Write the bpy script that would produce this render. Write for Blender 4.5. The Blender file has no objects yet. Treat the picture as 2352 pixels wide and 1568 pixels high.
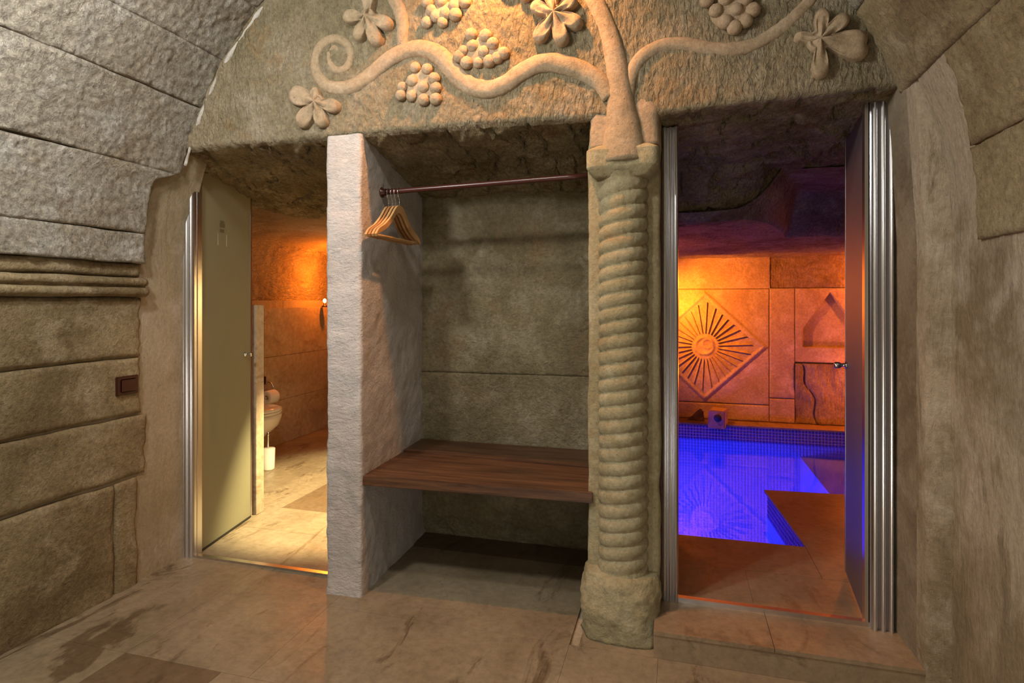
import bpy, bmesh, math, random
import numpy as np

C = bpy.context.scene.collection
random.seed(7)

# ------------------------------------------------------------------ camera, world, exposure, lights
YAW = math.radians(15.5)
cam_d = bpy.data.cameras.new('camera'); cam = bpy.data.objects.new('camera', cam_d); C.objects.link(cam)
cam.location = (0, 0, 1.3); cam.rotation_euler = (math.pi / 2, 0, YAW)
cam_d.sensor_width = 36; cam_d.lens = 1350 / 2352 * 36; cam_d.shift_y = -94 / 2352; cam_d.clip_start = .02
bpy.context.scene.camera = cam
w = bpy.data.worlds.new('world'); bpy.context.scene.world = w; w.use_nodes = True
w.node_tree.nodes['Background'].inputs[0].default_value = (.5, .45, .4, 1)
w.node_tree.nodes['Background'].inputs[1].default_value = 0.05
vs = bpy.context.scene.view_settings
vs.view_transform = 'Standard'; vs.look = 'None'; vs.gamma = 1; vs.use_curve_mapping = False
vs.exposure = -0.36

def R_(a): return math.radians(a)
def lamp(kind, loc, power, col, size=.05, aim=None, angle=None, blend=.5):
    d = bpy.data.lights.new('lamp_light', kind); o = bpy.data.objects.new('lamp_light', d); C.objects.link(o)
    o.location = loc; d.energy = power; d.color = col
    if kind == 'AREA': d.shape = 'DISK'; d.size = size
    else: d.shadow_soft_size = size
    if kind == 'SPOT': d.spot_size = math.radians(angle); d.spot_blend = blend
    if aim is not None:
        from mathutils import Vector
        o.rotation_euler = (Vector(aim) - Vector(loc)).to_track_quat('-Z', 'Y').to_euler()
    return o

# dressing room: downlight under the vault crown, a lamp behind the camera, added low fill lights, cool lamp low on the left vault
lamp('AREA', (-.95, 1.12, 2.78), 20, (1, .95, .85), .16, aim=(-.95, 1.9, 0))
lamp('POINT', (-.35, -.25, 2.05), 18, (1, .95, .85), .07)
lamp('POINT', (.15, .95, .36), 12, (1, .93, .82), .15)  # added fill without a fixture, lifts the soffits from below
lamp('POINT', (-1.62, .85, 2.44), 118, (.98, .96, .92), .08)
lamp('POINT', (-.6, -.3, .45), 20, (1, .93, .82), .35)  # unseen low fill, stands in for bounce off the floor
# warm lamp washing the vine carving
lamp('SPOT', (-.64, 2.06, 2.86), 125, (1, .40, .11), .03, aim=(-.66, 2.40, 2.30), angle=118, blend=.7)
# wash room: ceiling spot on the floor, orange uplight on the ledge
lamp('SPOT', (-1.62, 3.20, 1.80), 950, (1, .80, .42), .02, aim=(-1.95, 3.55, 0), angle=66, blend=.45)
lamp('POINT', (-2.7, 4.4, 1.55), 4, (1, .55, .28), .08)
lamp('POINT', (-3.28, 5.15, 1.55), 38, (1, .22, .015), .02)
# pool room
lamp('SPOT', (-.12, 5.72, 1.34), 190, (1, .24, .014), .03, aim=(.45, 6.25, 1.18), angle=125, blend=.9)
lamp('POINT', (1.86, 6.02, 1.50), 30, (1, .20, .012), .02)
lamp('POINT', (1.80, 6.05, .55), 22, (1, .20, .012), .02)
lamp('POINT', (-.4, 4.6, 1.45), 20, (1, .17, .015), .1)
for loc_, aim_ in (((-.75, 5.4, -.60), (1.0, 5.7, -.75)), ((-.6, 3.6, -.60), (1.0, 4.2, -.85))):
    lamp('AREA', loc_, 32, (.045, .06, 1), .4, aim=aim_).data.spread = R_(110)

# ------------------------------------------------------------------ pixel <-> real point (to read places off the photograph)
S_, C_ = math.sin(YAW), math.cos(YAW)
def ray(x, y):
    u = (x - 1176) / 1350; v = (690 - y) / 1350
    return -S_ + C_ * u, C_ + S_ * u, v
def onY(x, y, Y):
    r = ray(x, y); d = Y / r[1]; return (d * r[0], Y, 1.3 + d * r[2])
def onX(x, y, X):
    r = ray(x, y); d = X / r[0]; return (X, d * r[1], 1.3 + d * r[2])

# ------------------------------------------------------------------ noise
def _h(i, j, k, s):
    n = (i * 374761393 + j * 668265263 + k * 2147483647 + s * 974634777) & 0xffffffff
    n = ((n ^ (n >> 13)) * 1274126177) & 0xffffffff
    n = ((n ^ (n >> 16)) * 2246822519) & 0xffffffff
    return ((n ^ (n >> 15)) & 0xffff) / 32767.5 - 1
def vn(P, s=0):
    P = np.asarray(P, float); f = np.floor(P).astype(np.int64); t = P - f; t = t * t * (3 - 2 * t)
    i, j, k = f[..., 0], f[..., 1], f[..., 2]; out = 0
    for a in (0, 1):
        for b in (0, 1):
            for c in (0, 1):
                wgt = (t[..., 0] if a else 1 - t[..., 0]) * (t[..., 1] if b else 1 - t[..., 1]) * (t[..., 2] if c else 1 - t[..., 2])
                out = out + wgt * _h(i + a, j + b, k + c, s)
    return out
def fbm(P, sc, o=4, s=0, g=.5):
    P = np.asarray(P, float) * np.asarray(sc, float); r = 0; a = 1; n = 0
    for q in range(o):
        r = r + a * vn(P, s + q * 17); n += a; a *= g; P = P * 2.03
    return r / n
def ridge(P, sc, o=3, s=0):
    return 1 - 2 * np.abs(fbm(P, sc, o, s))

# ------------------------------------------------------------------ object helpers
def mesh_obj(name, V, F, mat=None, parent=None, smooth=True):
    me = bpy.data.meshes.new(name)
    V = np.asarray(V, float).reshape(-1, 3)
    if isinstance(F, np.ndarray):
        n = len(F); k = F.shape[1]
        me.vertices.add(len(V)); me.vertices.foreach_set('co', V.ravel())
        me.loops.add(n * k); me.loops.foreach_set('vertex_index', F.ravel().astype(np.int32))
        me.polygons.add(n); me.polygons.foreach_set('loop_start', np.arange(0, n * k, k, dtype=np.int32))
        me.update(calc_edges=True)
    else:
        me.from_pydata([tuple(v) for v in V], [], F); me.update()
    if smooth: me.polygons.foreach_set('use_smooth', [True] * len(me.polygons))
    if mat: me.materials.append(mat)
    o = bpy.data.objects.new(name, me); C.objects.link(o)
    if parent: o.parent = parent
    return o
def bm_obj(name, bm, mat=None, parent=None, smooth=False):
    me = bpy.data.meshes.new(name); bm.normal_update(); bm.to_mesh(me); bm.free()
    if smooth: me.polygons.foreach_set('use_smooth', [True] * len(me.polygons))
    if mat: me.materials.append(mat)
    o = bpy.data.objects.new(name, me); C.objects.link(o)
    if parent: o.parent = parent
    return o
def empty(name, loc=(0, 0, 0)):
    o = bpy.data.objects.new(name, None); C.objects.link(o); o.location = loc; o.empty_display_size = .05; return o
def tag(o, label=None, cat=None, group=None, kind=None):
    if label: o['label'] = label
    if cat: o['category'] = cat
    if group: o['group'] = group
    if kind: o['kind'] = kind
    return o
def struct(o): o['kind'] = 'structure'; return o
def grid_faces(nu, nv, flip=False):
    i = np.arange(nu - 1)[:, None] * nv + np.arange(nv - 1)[None, :]
    i = i.ravel(); F = np.stack([i, i + nv, i + nv + 1, i + 1], 1)
    return F[:, ::-1].copy() if flip else F
def normals(P):
    a = np.gradient(P, axis=0); b = np.gradient(P, axis=1); n = np.cross(a, b)
    return n / np.maximum(np.linalg.norm(n, axis=-1, keepdims=True), 1e-12)
def sheet(name, P, mat, parent=None, disp=None, flip=False):
    N = normals(P) * (-1 if flip else 1)
    if disp is not None: P = P + N * disp(P)[..., None]
    return mesh_obj(name, P, grid_faces(P.shape[0], P.shape[1], flip), mat, parent)
def slab(name, fn, nu, nv, mat, parent=None, thick=.05, bev=.012, bw=.03, disp=None, flip=False):
    """block face: fn(U,V)->points; rounded at the rim, sides run back by thick"""
    u = np.concatenate([[0], np.linspace(0, 1, nu), [1]]); v = np.concatenate([[0], np.linspace(0, 1, nv), [1]])
    U, V = np.meshgrid(u, v, indexing='ij'); P = fn(U, V)
    P0 = P[1:-1, 1:-1]; N0 = normals(P0) * (-1 if flip else 1)
    N = np.pad(N0, ((1, 1), (1, 1), (0, 0)), mode='edge')
    lu = np.linalg.norm(P0[-1, nv // 2] - P0[0, nv // 2]); lv = np.linalg.norm(P0[nu // 2, -1] - P0[nu // 2, 0])
    e = np.minimum(np.minimum(U, 1 - U) * lu, np.minimum(V, 1 - V) * lv)
    e = e + .012 * fbm(P, 9, 2, 5)
    d = -bev * np.clip(1 - e / bw, 0, 1) ** 2
    if disp is not None: d = d + disp(P)
    rim = np.zeros(U.shape, bool); rim[0] = rim[-1] = True; rim[:, 0] = rim[:, -1] = True
    d = np.where(rim, -thick, d)
    P = P + N * d[..., None]
    return mesh_obj(name, P, grid_faces(nu + 2, nv + 2, flip), mat, parent)
def box(name, a, b, mat, parent=None, bev=0.0, rot=None):
    bm = bmesh.new(); bmesh.ops.create_cube(bm, size=1)
    for v in bm.verts: v.co = [a[i] + (v.co[i] + .5) * (b[i] - a[i]) for i in range(3)]
    if bev: bmesh.ops.bevel(bm, geom=list(bm.edges), offset=bev, segments=2, affect='EDGES')
    return bm_obj(name, bm, mat, parent)
def extrude_poly(name, pts, z0, z1, mat, parent=None, axis='z', smooth=False, bev=0):
    """pts 2-D outline (x,y) extruded in z; axis 'y': outline is (x,z), run in y"""
    bm = bmesh.new()
    mk = (lambda p, h: (p[0], p[1], h)) if axis == 'z' else ((lambda p, h: (p[0], h, p[1])) if axis == 'y' else (lambda p, h: (h, p[0], p[1])))
    lo = [bm.verts.new(mk(p, z0)) for p in pts]; hi = [bm.verts.new(mk(p, z1)) for p in pts]
    n = len(pts)
    for i in range(n): bm.faces.new((lo[i], lo[(i + 1) % n], hi[(i + 1) % n], hi[i]))
    bm.faces.new(lo[::-1]); bm.faces.new(hi)
    bmesh.ops.recalc_face_normals(bm, faces=bm.faces)
    if bev: bmesh.ops.bevel(bm, geom=list(bm.edges), offset=bev, segments=2, affect='EDGES')
    return bm_obj(name, bm, mat, parent, smooth)
def spline(pts, n):
    pts = np.asarray(pts, float); m = len(pts); out = []
    ext = np.vstack([2 * pts[0] - pts[1], pts, 2 * pts[-1] - pts[-2]])
    for i in range(m - 1):
        p0, p1, p2, p3 = ext[i:i + 4]
        for t in np.linspace(0, 1, n, endpoint=False):
            out.append(.5 * (2 * p1 + (p2 - p0) * t + (2 * p0 - 5 * p1 + 4 * p2 - p3) * t * t + (3 * p1 - p0 - 3 * p2 + p3) * t ** 3))
    out.append(pts[-1]); return np.array(out)
def tube(name, pts, rad, mat, parent=None, seg=14, squash=1.0, up=(0, 1, 0), cap=True, rough=0, seed=0):
    """swept round rod; squash flattens it along 'up'"""
    P = np.asarray(pts, float); n = len(P); R = np.broadcast_to(np.asarray(rad, float), (n,))
    T = np.gradient(P, axis=0); T /= np.linalg.norm(T, axis=1, keepdims=True)
    U = np.tile(np.asarray(up, float), (n, 1)); A = np.cross(T, U)
    bad = np.linalg.norm(A, axis=1) < 1e-3
    if bad.any(): A[bad] = np.cross(T[bad], (1, .1, 0))
    A /= np.linalg.norm(A, axis=1, keepdims=True); B = np.cross(A, T)
    a = np.linspace(0, 2 * math.pi, seg, endpoint=False)
    V = P[:, None] + R[:, None, None] * (np.cos(a)[None, :, None] * A[:, None] + squash * np.sin(a)[None, :, None] * B[:, None])
    if rough:
        dirn = V - P[:, None]; dirn /= np.linalg.norm(dirn, axis=-1, keepdims=True)
        V = V + dirn * (rough * fbm(V, 22, 3, seed))[..., None]
    F = []
    for i in range(n - 1):
        for k in range(seg):
            F.append((i * seg + k, i * seg + (k + 1) % seg, (i + 1) * seg + (k + 1) % seg, (i + 1) * seg + k))
    if cap: F.append(tuple(range(seg))[::-1]); F.append(tuple((n - 1) * seg + k for k in range(seg)))
    o = mesh_obj(name, V.reshape(-1, 3), F, mat, parent)
    return o
def lathe(name, prof, mat, parent=None, center=(0, 0, 0), axis='z', seg=28):
    V = []; F = []; n = len(prof)
    for r, h in prof:
        for k in range(seg):
            a = 2 * math.pi * k / seg; c, s = r * math.cos(a), r * math.sin(a)
            p = {'z': (c, s, h), 'y': (c, h, s), 'x': (h, c, s)}[axis]
            V.append((p[0] + center[0], p[1] + center[1], p[2] + center[2]))
    for i in range(n - 1):
        for k in range(seg): F.append((i * seg + k, i * seg + (k + 1) % seg, (i + 1) * seg + (k + 1) % seg, (i + 1) * seg + k))
    bm = bmesh.new(); vs_ = [bm.verts.new(v) for v in V]
    for f in F: bm.faces.new([vs_[i] for i in f])
    bmesh.ops.remove_doubles(bm, verts=bm.verts, dist=1e-6)
    bmesh.ops.recalc_face_normals(bm, faces=bm.faces)
    return bm_obj(name, bm, mat, parent, True)

# ------------------------------------------------------------------ materials
def mat_base(name):
    m = bpy.data.materials.new(name); m.use_nodes = True; nt = m.node_tree; nt.nodes.clear()
    out = nt.nodes.new('ShaderNodeOutputMaterial'); b = nt.nodes.new('ShaderNodeBsdfPrincipled')
    nt.links.new(b.outputs[0], out.inputs[0]); return m, nt, b, out
def N(nt, t, **k):
    n = nt.nodes.new('ShaderNode' + t)
    for a, v in k.items(): setattr(n, a, v)
    return n
def coord(nt, sc=(1, 1, 1), rot=(0, 0, 0), loc=(0, 0, 0)):
    t = N(nt, 'TexCoord'); m = N(nt, 'Mapping'); nt.links.new(t.outputs['Object'], m.inputs[0])
    m.inputs['Scale'].default_value = sc; m.inputs['Rotation'].default_value = rot; m.inputs['Location'].default_value = loc
    return m.outputs[0]
def noise(nt, vec, sc, det=6, rough=.6, dist=0):
    n = N(nt, 'TexNoise'); nt.links.new(vec, n.inputs['Vector'])
    n.inputs['Scale'].default_value = sc; n.inputs['Detail'].default_value = det
    n.inputs['Roughness'].default_value = rough; n.inputs['Distortion'].default_value = dist
    return n.outputs[0]
def ramp(nt, f, stops, interp='LINEAR'):
    r = N(nt, 'ValToRGB'); nt.links.new(f, r.inputs[0]); r.color_ramp.interpolation = interp
    e = r.color_ramp.elements
    while len(e) > 1: e.remove(e[-1])
    e[0].position = stops[0][0]; e[0].color = (*stops[0][1], 1) if isinstance(stops[0][1], tuple) else (stops[0][1],) * 3 + (1,)
    for p, c in stops[1:]:
        k = e.new(p); k.color = (*c, 1) if isinstance(c, tuple) else (c, c, c, 1)
    return r.outputs[0]
def mix(nt, f, a, b, mode='MIX'):
    m = N(nt, 'Mix', data_type='RGBA', blend_type=mode)
    for s, v in ((0, f), (6, a), (7, b)):
        if hasattr(v, 'is_linked') or hasattr(v, 'links'): nt.links.new(v, m.inputs[s])
        elif s == 0: m.inputs[0].default_value = v
        else: m.inputs[s].default_value = (*v, 1)
    return m.outputs[2]
def math_(nt, op, a, b=0):
    m = N(nt, 'Math', operation=op)
    for i, v in enumerate((a, b)):
        if hasattr(v, 'links'): nt.links.new(v, m.inputs[i])
        else: m.inputs[i].default_value = v
    return m.outputs[0]
def bump(nt, h, strength, dist, prev=None):
    b = N(nt, 'Bump'); nt.links.new(h, b.inputs['Height'])
    b.inputs['Strength'].default_value = strength; b.inputs['Distance'].default_value = dist
    if prev is not None: nt.links.new(prev, b.inputs['Normal'])
    return b.outputs[0]
def stone(name, base, dark, light, rust=None, big=1.6, speck=.5, chis=None, chis_s=.6, fine=.5, pits=.5, rough=.9, loc=(0, 0, 0), darkw=(.42, .62), streak=None):
    m, nt, b, out = mat_base(name); v = coord(nt, loc=loc)
    c = mix(nt, ramp(nt, noise(nt, v, big, 8, .62, .4), [(darkw[0], 0.), (darkw[1], 1.)]), base, dark)
    c = mix(nt, ramp(nt, noise(nt, v, big * 2.7, 7, .65, .3), [(.5, 0.), (.72, 1.)]), c, light)
    if rust: c = mix(nt, ramp(nt, noise(nt, v, big * 1.3, 9, .7, 1.2), [(.54, 0.), (.66, .75)]), c, rust)
    if streak:
        sv = coord(nt, (4.5, 4.5, .9), loc=(3, 1, 2)); c = mix(nt, ramp(nt, noise(nt, sv, 1, 8, .72, .5), [(.55, 0.), (.62, .85)]), c, streak)
    g = noise(nt, v, 55, 5, .75)
    c = mix(nt, speck, c, ramp(nt, g, [(.3, .25), (.5, .9), (.74, 1.6)]), 'MULTIPLY')
    vo = N(nt, 'TexVoronoi'); nt.links.new(v, vo.inputs['Vector']); vo.inputs['Scale'].default_value = 42; vo.inputs['Randomness'].default_value = 1
    pm = ramp(nt, vo.outputs['Distance'], [(.06, 0.), (.16, 1.)])
    gate = ramp(nt, noise(nt, v, 9, 3, .6), [(.55, 0.), (.65, 1.)])
    pit = math_(nt, 'MAXIMUM', pm, math_(nt, 'SUBTRACT', 1, gate))
    c = mix(nt, pits, c, mix(nt, pit, (.25, .2, .14), (1, 1, 1)), 'MULTIPLY')
    nt.links.new(c, b.inputs['Base Color']); b.inputs['Roughness'].default_value = rough
    b.inputs['Specular IOR Level'].default_value = .25
    nrm = bump(nt, pit, .5, .006)
    nrm = bump(nt, noise(nt, v, 14, 9, .75), fine, .045, nrm)
    nrm = bump(nt, g, fine, .011, nrm)
    if chis:
        cv = coord(nt, chis[0], chis[1]); cn = noise(nt, cv, 1, 4, .55, .6)
        nrm = bump(nt, ramp(nt, cn, [(.35, 0.), (.5, .55), (.62, 1.)]), chis_s, .012, nrm)
    nt.links.new(nrm, b.inputs['Normal']); return m
def flat(name, col, rough=.5, metal=0, spec=.5, bumpn=None, coat=0):
    m, nt, b, out = mat_base(name); b.inputs['Base Color'].default_value = (*col, 1)
    b.inputs['Roughness'].default_value = rough; b.inputs['Metallic'].default_value = metal
    b.inputs['Specular IOR Level'].default_value = spec; b.inputs['Coat Weight'].default_value = coat
    if bumpn:
        v = coord(nt); nt.links.new(bump(nt, noise(nt, v, bumpn[0], 5), bumpn[1], bumpn[2]), b.inputs['Normal'])
    return m
R = math.radians
M = {}
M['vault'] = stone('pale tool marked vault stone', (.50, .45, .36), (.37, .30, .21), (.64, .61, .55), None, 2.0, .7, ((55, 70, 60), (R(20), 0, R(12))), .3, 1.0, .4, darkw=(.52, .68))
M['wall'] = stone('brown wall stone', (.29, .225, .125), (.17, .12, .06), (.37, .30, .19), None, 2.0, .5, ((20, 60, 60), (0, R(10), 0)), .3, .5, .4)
M['front'] = stone('carved ochre tuff', (.42, .34, .215), (.29, .245, .14), (.50, .42, .30), (.42, .26, .12), 1.7, .55, ((60, 40, 24), (0, R(28), 0)), .8, 1.0, .35)
M['relief'] = stone('smooth carved tuff', (.40, .29, .185), (.32, .245, .15), (.46, .36, .25), None, 2.5, .4, None, 0, .45, .35)
M['soffit'] = stone('rough hewn soffit rock', (.44, .35, .20), (.24, .175, .09), (.54, .45, .28), (.24, .12, .05), 2.6, .6, ((55, 22, 40), (0, 0, R(32))), .8, 1.0, .4)
M['niche'] = stone('olive niche stone', (.40, .335, .20), (.26, .21, .115), (.52, .45, .31), (.36, .24, .13), 1.8, .45, ((34, 30, 50), (0, R(-35), 0)), .5, 1.0, .4)
M['plaster'] = stone('grey brown plaster', (.36, .30, .21), (.28, .225, .14), (.42, .36, .28), None, 1.5, .22, ((30, 30, 8), (0, 0, 0)), .15, .3, .2, streak=(.24, .18, .115))
M['plaster_right'] = stone('stained plaster', (.38, .31, .22), (.23, .175, .105), (.46, .40, .31), None, 1.6, .28, ((34, 34, 9), (0, 0, 0)), .3, .5, .35, darkw=(.5, .6), streak=(.20, .155, .095))
M['joint'] = stone('brown lime joint', (.30, .24, .17), (.2, .15, .1), (.38, .33, .26), None, 6, .3, None, 0, .5, .2)
M['jamb'] = stone('brown stained jamb', (.24, .19, .13), (.15, .11, .068), (.30, .25, .18), None, 2, .3, None, 0, .4, .3)
M['white'] = stone('whitewashed scored render', (.56, .52, .50), (.47, .43, .40), (.62, .59, .57), None, 2, .12, ((26, 50, 70), (0, R(48), 0)), .28, .5, .2)
M['column'] = stone('green buff column stone', (.38, .33, .20), (.30, .255, .14), (.46, .41, .27), (.34, .22, .10), 3, .35, None, 0, .55, .45)
M['mortar'] = stone('white mortar', (.6, .56, .5), (.45, .4, .33), (.7, .67, .62), None, 6, .2, None, 0, .6, .1)
M['warm'] = stone('pool wall tuff', (.52, .40, .22), (.40, .29, .15), (.60, .48, .30), None, 2, .4, None, 0, .6, .35)
M['warm_rough'] = stone('rough pool wall tuff', (.44, .33, .18), (.26, .18, .10), (.52, .41, .25), None, 2.5, .5, ((50, 50, 14), (0, R(14), 0)), 1.0, .9, .3)
M['bath_rock'] = stone('wash room rock', (.42, .33, .22), (.3, .22, .14), (.5, .42, .3), None, 2, .4, ((50, 20, 50), (R(40), 0, 0)), 1.0, .8, .3)

def travertine(name, base, dark, light, rough=.45, amount=.8, sc=1.0, loc=(0, 0, 0)):
    m, nt, b, out = mat_base(name)
    v = coord(nt, (1.0 * sc, .42 * sc, 1 * sc), (0, 0, R(-16)), loc); v1 = coord(nt, loc=loc)
    c = mix(nt, ramp(nt, noise(nt, v, 2.2, 9, .6, .8), [(.35, 0.), (.65, 1.)]), base, light)
    c = mix(nt, math_(nt, 'MULTIPLY', ramp(nt, noise(nt, v, 4.2, 10, .72, 1.1), [(.56, 0.), (.63, 1.)]), amount), c, dark)
    c = mix(nt, math_(nt, 'MULTIPLY', ramp(nt, noise(nt, v, 1.3, 10, .68, .6), [(.60, 0.), (.63, 1.)]), amount), c, dark)
    c = mix(nt, .5, c, ramp(nt, noise(nt, v1, 30, 6, .75), [(.3, .45), (.52, 1.), (.75, 1.45)]), 'MULTIPLY')
    c = mix(nt, .6, c, ramp(nt, noise(nt, v1, 3.1, 8, .7, .5), [(.35, .7), (.5, 1.), (.68, 1.2)]), 'MULTIPLY')
    nt.links.new(c, b.inputs['Base Color']); b.inputs['Specular IOR Level'].default_value = .4
    nt.links.new(ramp(nt, noise(nt, v1, 6, 5, .6), [(.3, rough - .1), (.7, rough + .15)]), b.inputs['Roughness'])
    nt.links.new(bump(nt, noise(nt, v1, 16, 7, .7), .25, .012), b.inputs['Normal']); return m
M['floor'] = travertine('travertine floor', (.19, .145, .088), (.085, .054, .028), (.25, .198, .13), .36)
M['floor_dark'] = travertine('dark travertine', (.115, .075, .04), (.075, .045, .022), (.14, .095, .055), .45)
M['deck'] = travertine('pool deck travertine', (.21, .14, .08), (.12, .072, .036), (.26, .185, .11), .45, .6)
M['bath_tile'] = travertine('wash room travertine cladding', (.42, .31, .19), (.26, .17, .09), (.48, .37, .25), .5, .6, 1.3)

def wood(name, a, b_, sc=(2.5, 60, 60), rot=(0, 0, 0), rough=.45):
    m, nt, b, out = mat_base(name); v = coord(nt, sc, rot)
    c = mix(nt, ramp(nt, noise(nt, v, 1, 8, .65, .6), [(.36, 0.), (.62, 1.)]), a, b_)
    c = mix(nt, ramp(nt, noise(nt, coord(nt, (1.5, 7, 7)), 1, 4, .6, .5), [(.45, 0.), (.7, .7)]), c, tuple(k * .5 for k in a))
    nt.links.new(c, b.inputs['Base Color']); b.inputs['Roughness'].default_value = rough
    nt.links.new(bump(nt, noise(nt, v, 1.5, 5), .15, .004), b.inputs['Normal']); return m
M['bench'] = wood('dark walnut', (.042, .018, .008), (.125, .056, .025))
M['bench_edge'] = M['bench']
M['rod'] = flat('mahogany rod', (.055, .014, .010), .28, 0, .5)
M['hanger'] = wood('beech', (.50, .27, .10), (.62, .36, .15), (60, 5, 5))
M['hanger_red'] = wood('reddish beech', (.36, .15, .05), (.46, .21, .08), (60, 5, 5))
M['chrome'] = flat('chrome', (.8, .8, .82), .12, 1)
M['alu'] = flat('brushed aluminium', (.66, .66, .68), .27, 1)
M['switch'] = flat('dark red brown plastic', (.045, .012, .007), .3)
M['ceramic'] = flat('white ceramic', (.78, .74, .66), .12, coat=.4)
M['paper'] = flat('toilet paper', (.82, .78, .7), .9, bumpn=(60, .2, .003))
M['black'] = flat('dark rubber', (.02, .018, .015), .6)
M['clay'] = stone('spout stone', (.42, .28, .18), (.3, .18, .1), (.5, .36, .25), None, 6, .3, None, 0, .4, .2)
M['darkrock'] = stone('dark rock shard', (.10, .07, .05), (.05, .035, .025), (.16, .11, .08), None, 8, .4, None, 0, .5, .2)
M['grout'] = flat('pale grout', (.55, .5, .55), .8)
M['basin'] = flat('blue grey pool floor', (.36, .33, .48), .6)
def mosaic_mat():
    m, nt, b, out = mat_base('dark blue glass mosaic'); v = coord(nt)
    c = mix(nt, ramp(nt, noise(nt, v, 30, 3), [(.35, 0.), (.65, 1.)]), (.05, .04, .20), (.10, .05, .22))
    nt.links.new(c, b.inputs['Base Color']); b.inputs['Roughness'].default_value = .2; return m
M['mosaic'] = mosaic_mat()
M['mosaic_light'] = flat('pale blue mosaic', (.36, .36, .62), .3)
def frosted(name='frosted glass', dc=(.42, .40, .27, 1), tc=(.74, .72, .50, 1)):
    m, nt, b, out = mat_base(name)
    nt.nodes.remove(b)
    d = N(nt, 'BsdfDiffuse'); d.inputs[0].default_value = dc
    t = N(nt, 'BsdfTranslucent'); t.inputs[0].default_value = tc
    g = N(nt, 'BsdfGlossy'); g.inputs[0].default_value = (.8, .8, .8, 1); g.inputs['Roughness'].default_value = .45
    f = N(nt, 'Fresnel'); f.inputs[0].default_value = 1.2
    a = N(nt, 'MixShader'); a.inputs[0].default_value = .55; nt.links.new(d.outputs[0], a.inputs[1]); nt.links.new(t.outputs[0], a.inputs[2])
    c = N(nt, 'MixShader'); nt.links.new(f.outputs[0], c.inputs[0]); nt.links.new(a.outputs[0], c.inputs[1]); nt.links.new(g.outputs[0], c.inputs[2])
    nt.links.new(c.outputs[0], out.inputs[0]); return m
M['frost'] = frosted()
M['frost_shaded'] = frosted('shaded frosted glass', (.13, .09, .10, 1), (.20, .12, .15, 1))  # same frosted glass, its weak oblique light put into darker colours
def water_mat():
    m, nt, b, out = mat_base('pool water'); nt.nodes.remove(b)
    t = N(nt, 'BsdfTransparent'); t.inputs[0].default_value = (.58, .66, 1, 1)
    g = N(nt, 'BsdfGlossy'); g.inputs['Roughness'].default_value = .035
    f = N(nt, "Fresnel"); f.inputs[0].default_value = 1.45
    v = coord(nt); n = bump(nt, noise(nt, v, 5, 3, .5), .05, .02); nt.links.new(n, g.inputs['Normal']); nt.links.new(n, f.inputs['Normal'])
    c = N(nt, 'MixShader'); nt.links.new(f.outputs[0], c.inputs[0]); nt.links.new(t.outputs[0], c.inputs[1]); nt.links.new(g.outputs[0], c.inputs[2])
    nt.links.new(c.outputs[0], out.inputs[0]); return m
M['water'] = water_mat()
def glow(name, col, s):
    m, nt, b, out = mat_base(name); b.inputs['Base Color'].default_value = (*col, 1)
    b.inputs['Emission Color'].default_value = (*col, 1); b.inputs['Emission Strength'].default_value = s; return m
M['bulb'] = glow('lit orange bulb', (1, .45, .12), 14)

# ------------------------------------------------------------------ the vault (ceiling) and side walls
VX, VZ, VR = -.76, 1.487, 1.59
def arc(phi, r): return VX - r * math.cos(phi), VZ + r * math.sin(phi)
# backing shell of the vault
U, V = np.meshgrid(np.radians(np.linspace(-2, 182, 90)), np.linspace(-1.75, 2.36, 30), indexing='ij')
RR = VR + .014 + .05 * np.clip((R(20) - U) / R(3), 0, 1) + .05 * np.clip((U - R(157)) / R(3), 0, 1)
P = np.stack([VX - RR * np.cos(U), V, VZ + RR * np.sin(U)], -1)
ceiling = struct(sheet('ceiling', P, M['joint']))
def vault_disp(P):
    return .006 * fbm(P, 4, 4, 3) + .004 * fbm(P, 16, 3, 9) + .006 * fbm(P, 48, 2, 4)
def vault_block(a0, a1, y0, y1, mat, endfn=None, res=.02, seed=0):
    nu = max(6, int(abs(R(a1 - a0)) * VR / res)); nv = max(6, int((y1 - y0) / res))
    dr = random.uniform(-.002, .002)
    def fn(U, V):
        ph = np.radians(a0 + .05 + (a1 - a0 - .10) * U); ye = y1
        if endfn is not None: ye = endfn(VZ + VR * np.sin(ph))
        yy = y0 + .003 + (ye - y0 - .006) * V
        wob = .35 * fbm(np.stack([U * 0, yy, U * 0 + a0], -1), (1, 4, 1), 3, 2) * (1 - 2 * np.abs(U - .5) * 0)
        ph = ph + np.radians(wob)
        return np.stack([VX - (VR - dr) * np.cos(ph), yy, VZ + (VR - dr) * np.sin(ph)], -1)
    return slab('stone_block', fn, nu, nv, mat, ceiling, .03, .006, .016, vault_disp, flip=True)
def end_left(z):
    t = np.clip((z - 1.84) / .09, 0, 1); t = t * t * (3 - 2 * t)
    return 2.16 + .155 * t + .010 * fbm(np.stack([z, z * 0, z * 0], -1), (14, 1, 1), 3, 8)
left_courses = [(-.6, 4.3), (4.3, 15.2), (15.2, 27.3), (27.3, 36.2), (36.2, 46.5), (46.5, 57), (57, 67), (67, 78), (78, 90)]
right_courses = [(90, 101), (101, 113), (113, 124), (124, 136), (136, 149), (149, 160.8), (160.8, 171), (171, 180.5)]
for k, (a0, a1) in enumerate(left_courses):
    ys = [-1.7, -.75 + .2 * (k % 2), .2 + .25 * ((k + 1) % 2), 1.12 + .1 * (k % 2)]
    for j in range(3): vault_block(a0, a1, ys[j], ys[j + 1], M['vault'], res=.05)
    vault_block(a0, a1, ys[3], 2.31, M['vault'], end_left if a0 < 20 else None, res=.009)
def end_right(z): return 1.97 + .02 * fbm(np.stack([z, z * 0, z * 0 + 3], -1), (9, 1, 1), 3, 8)
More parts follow.
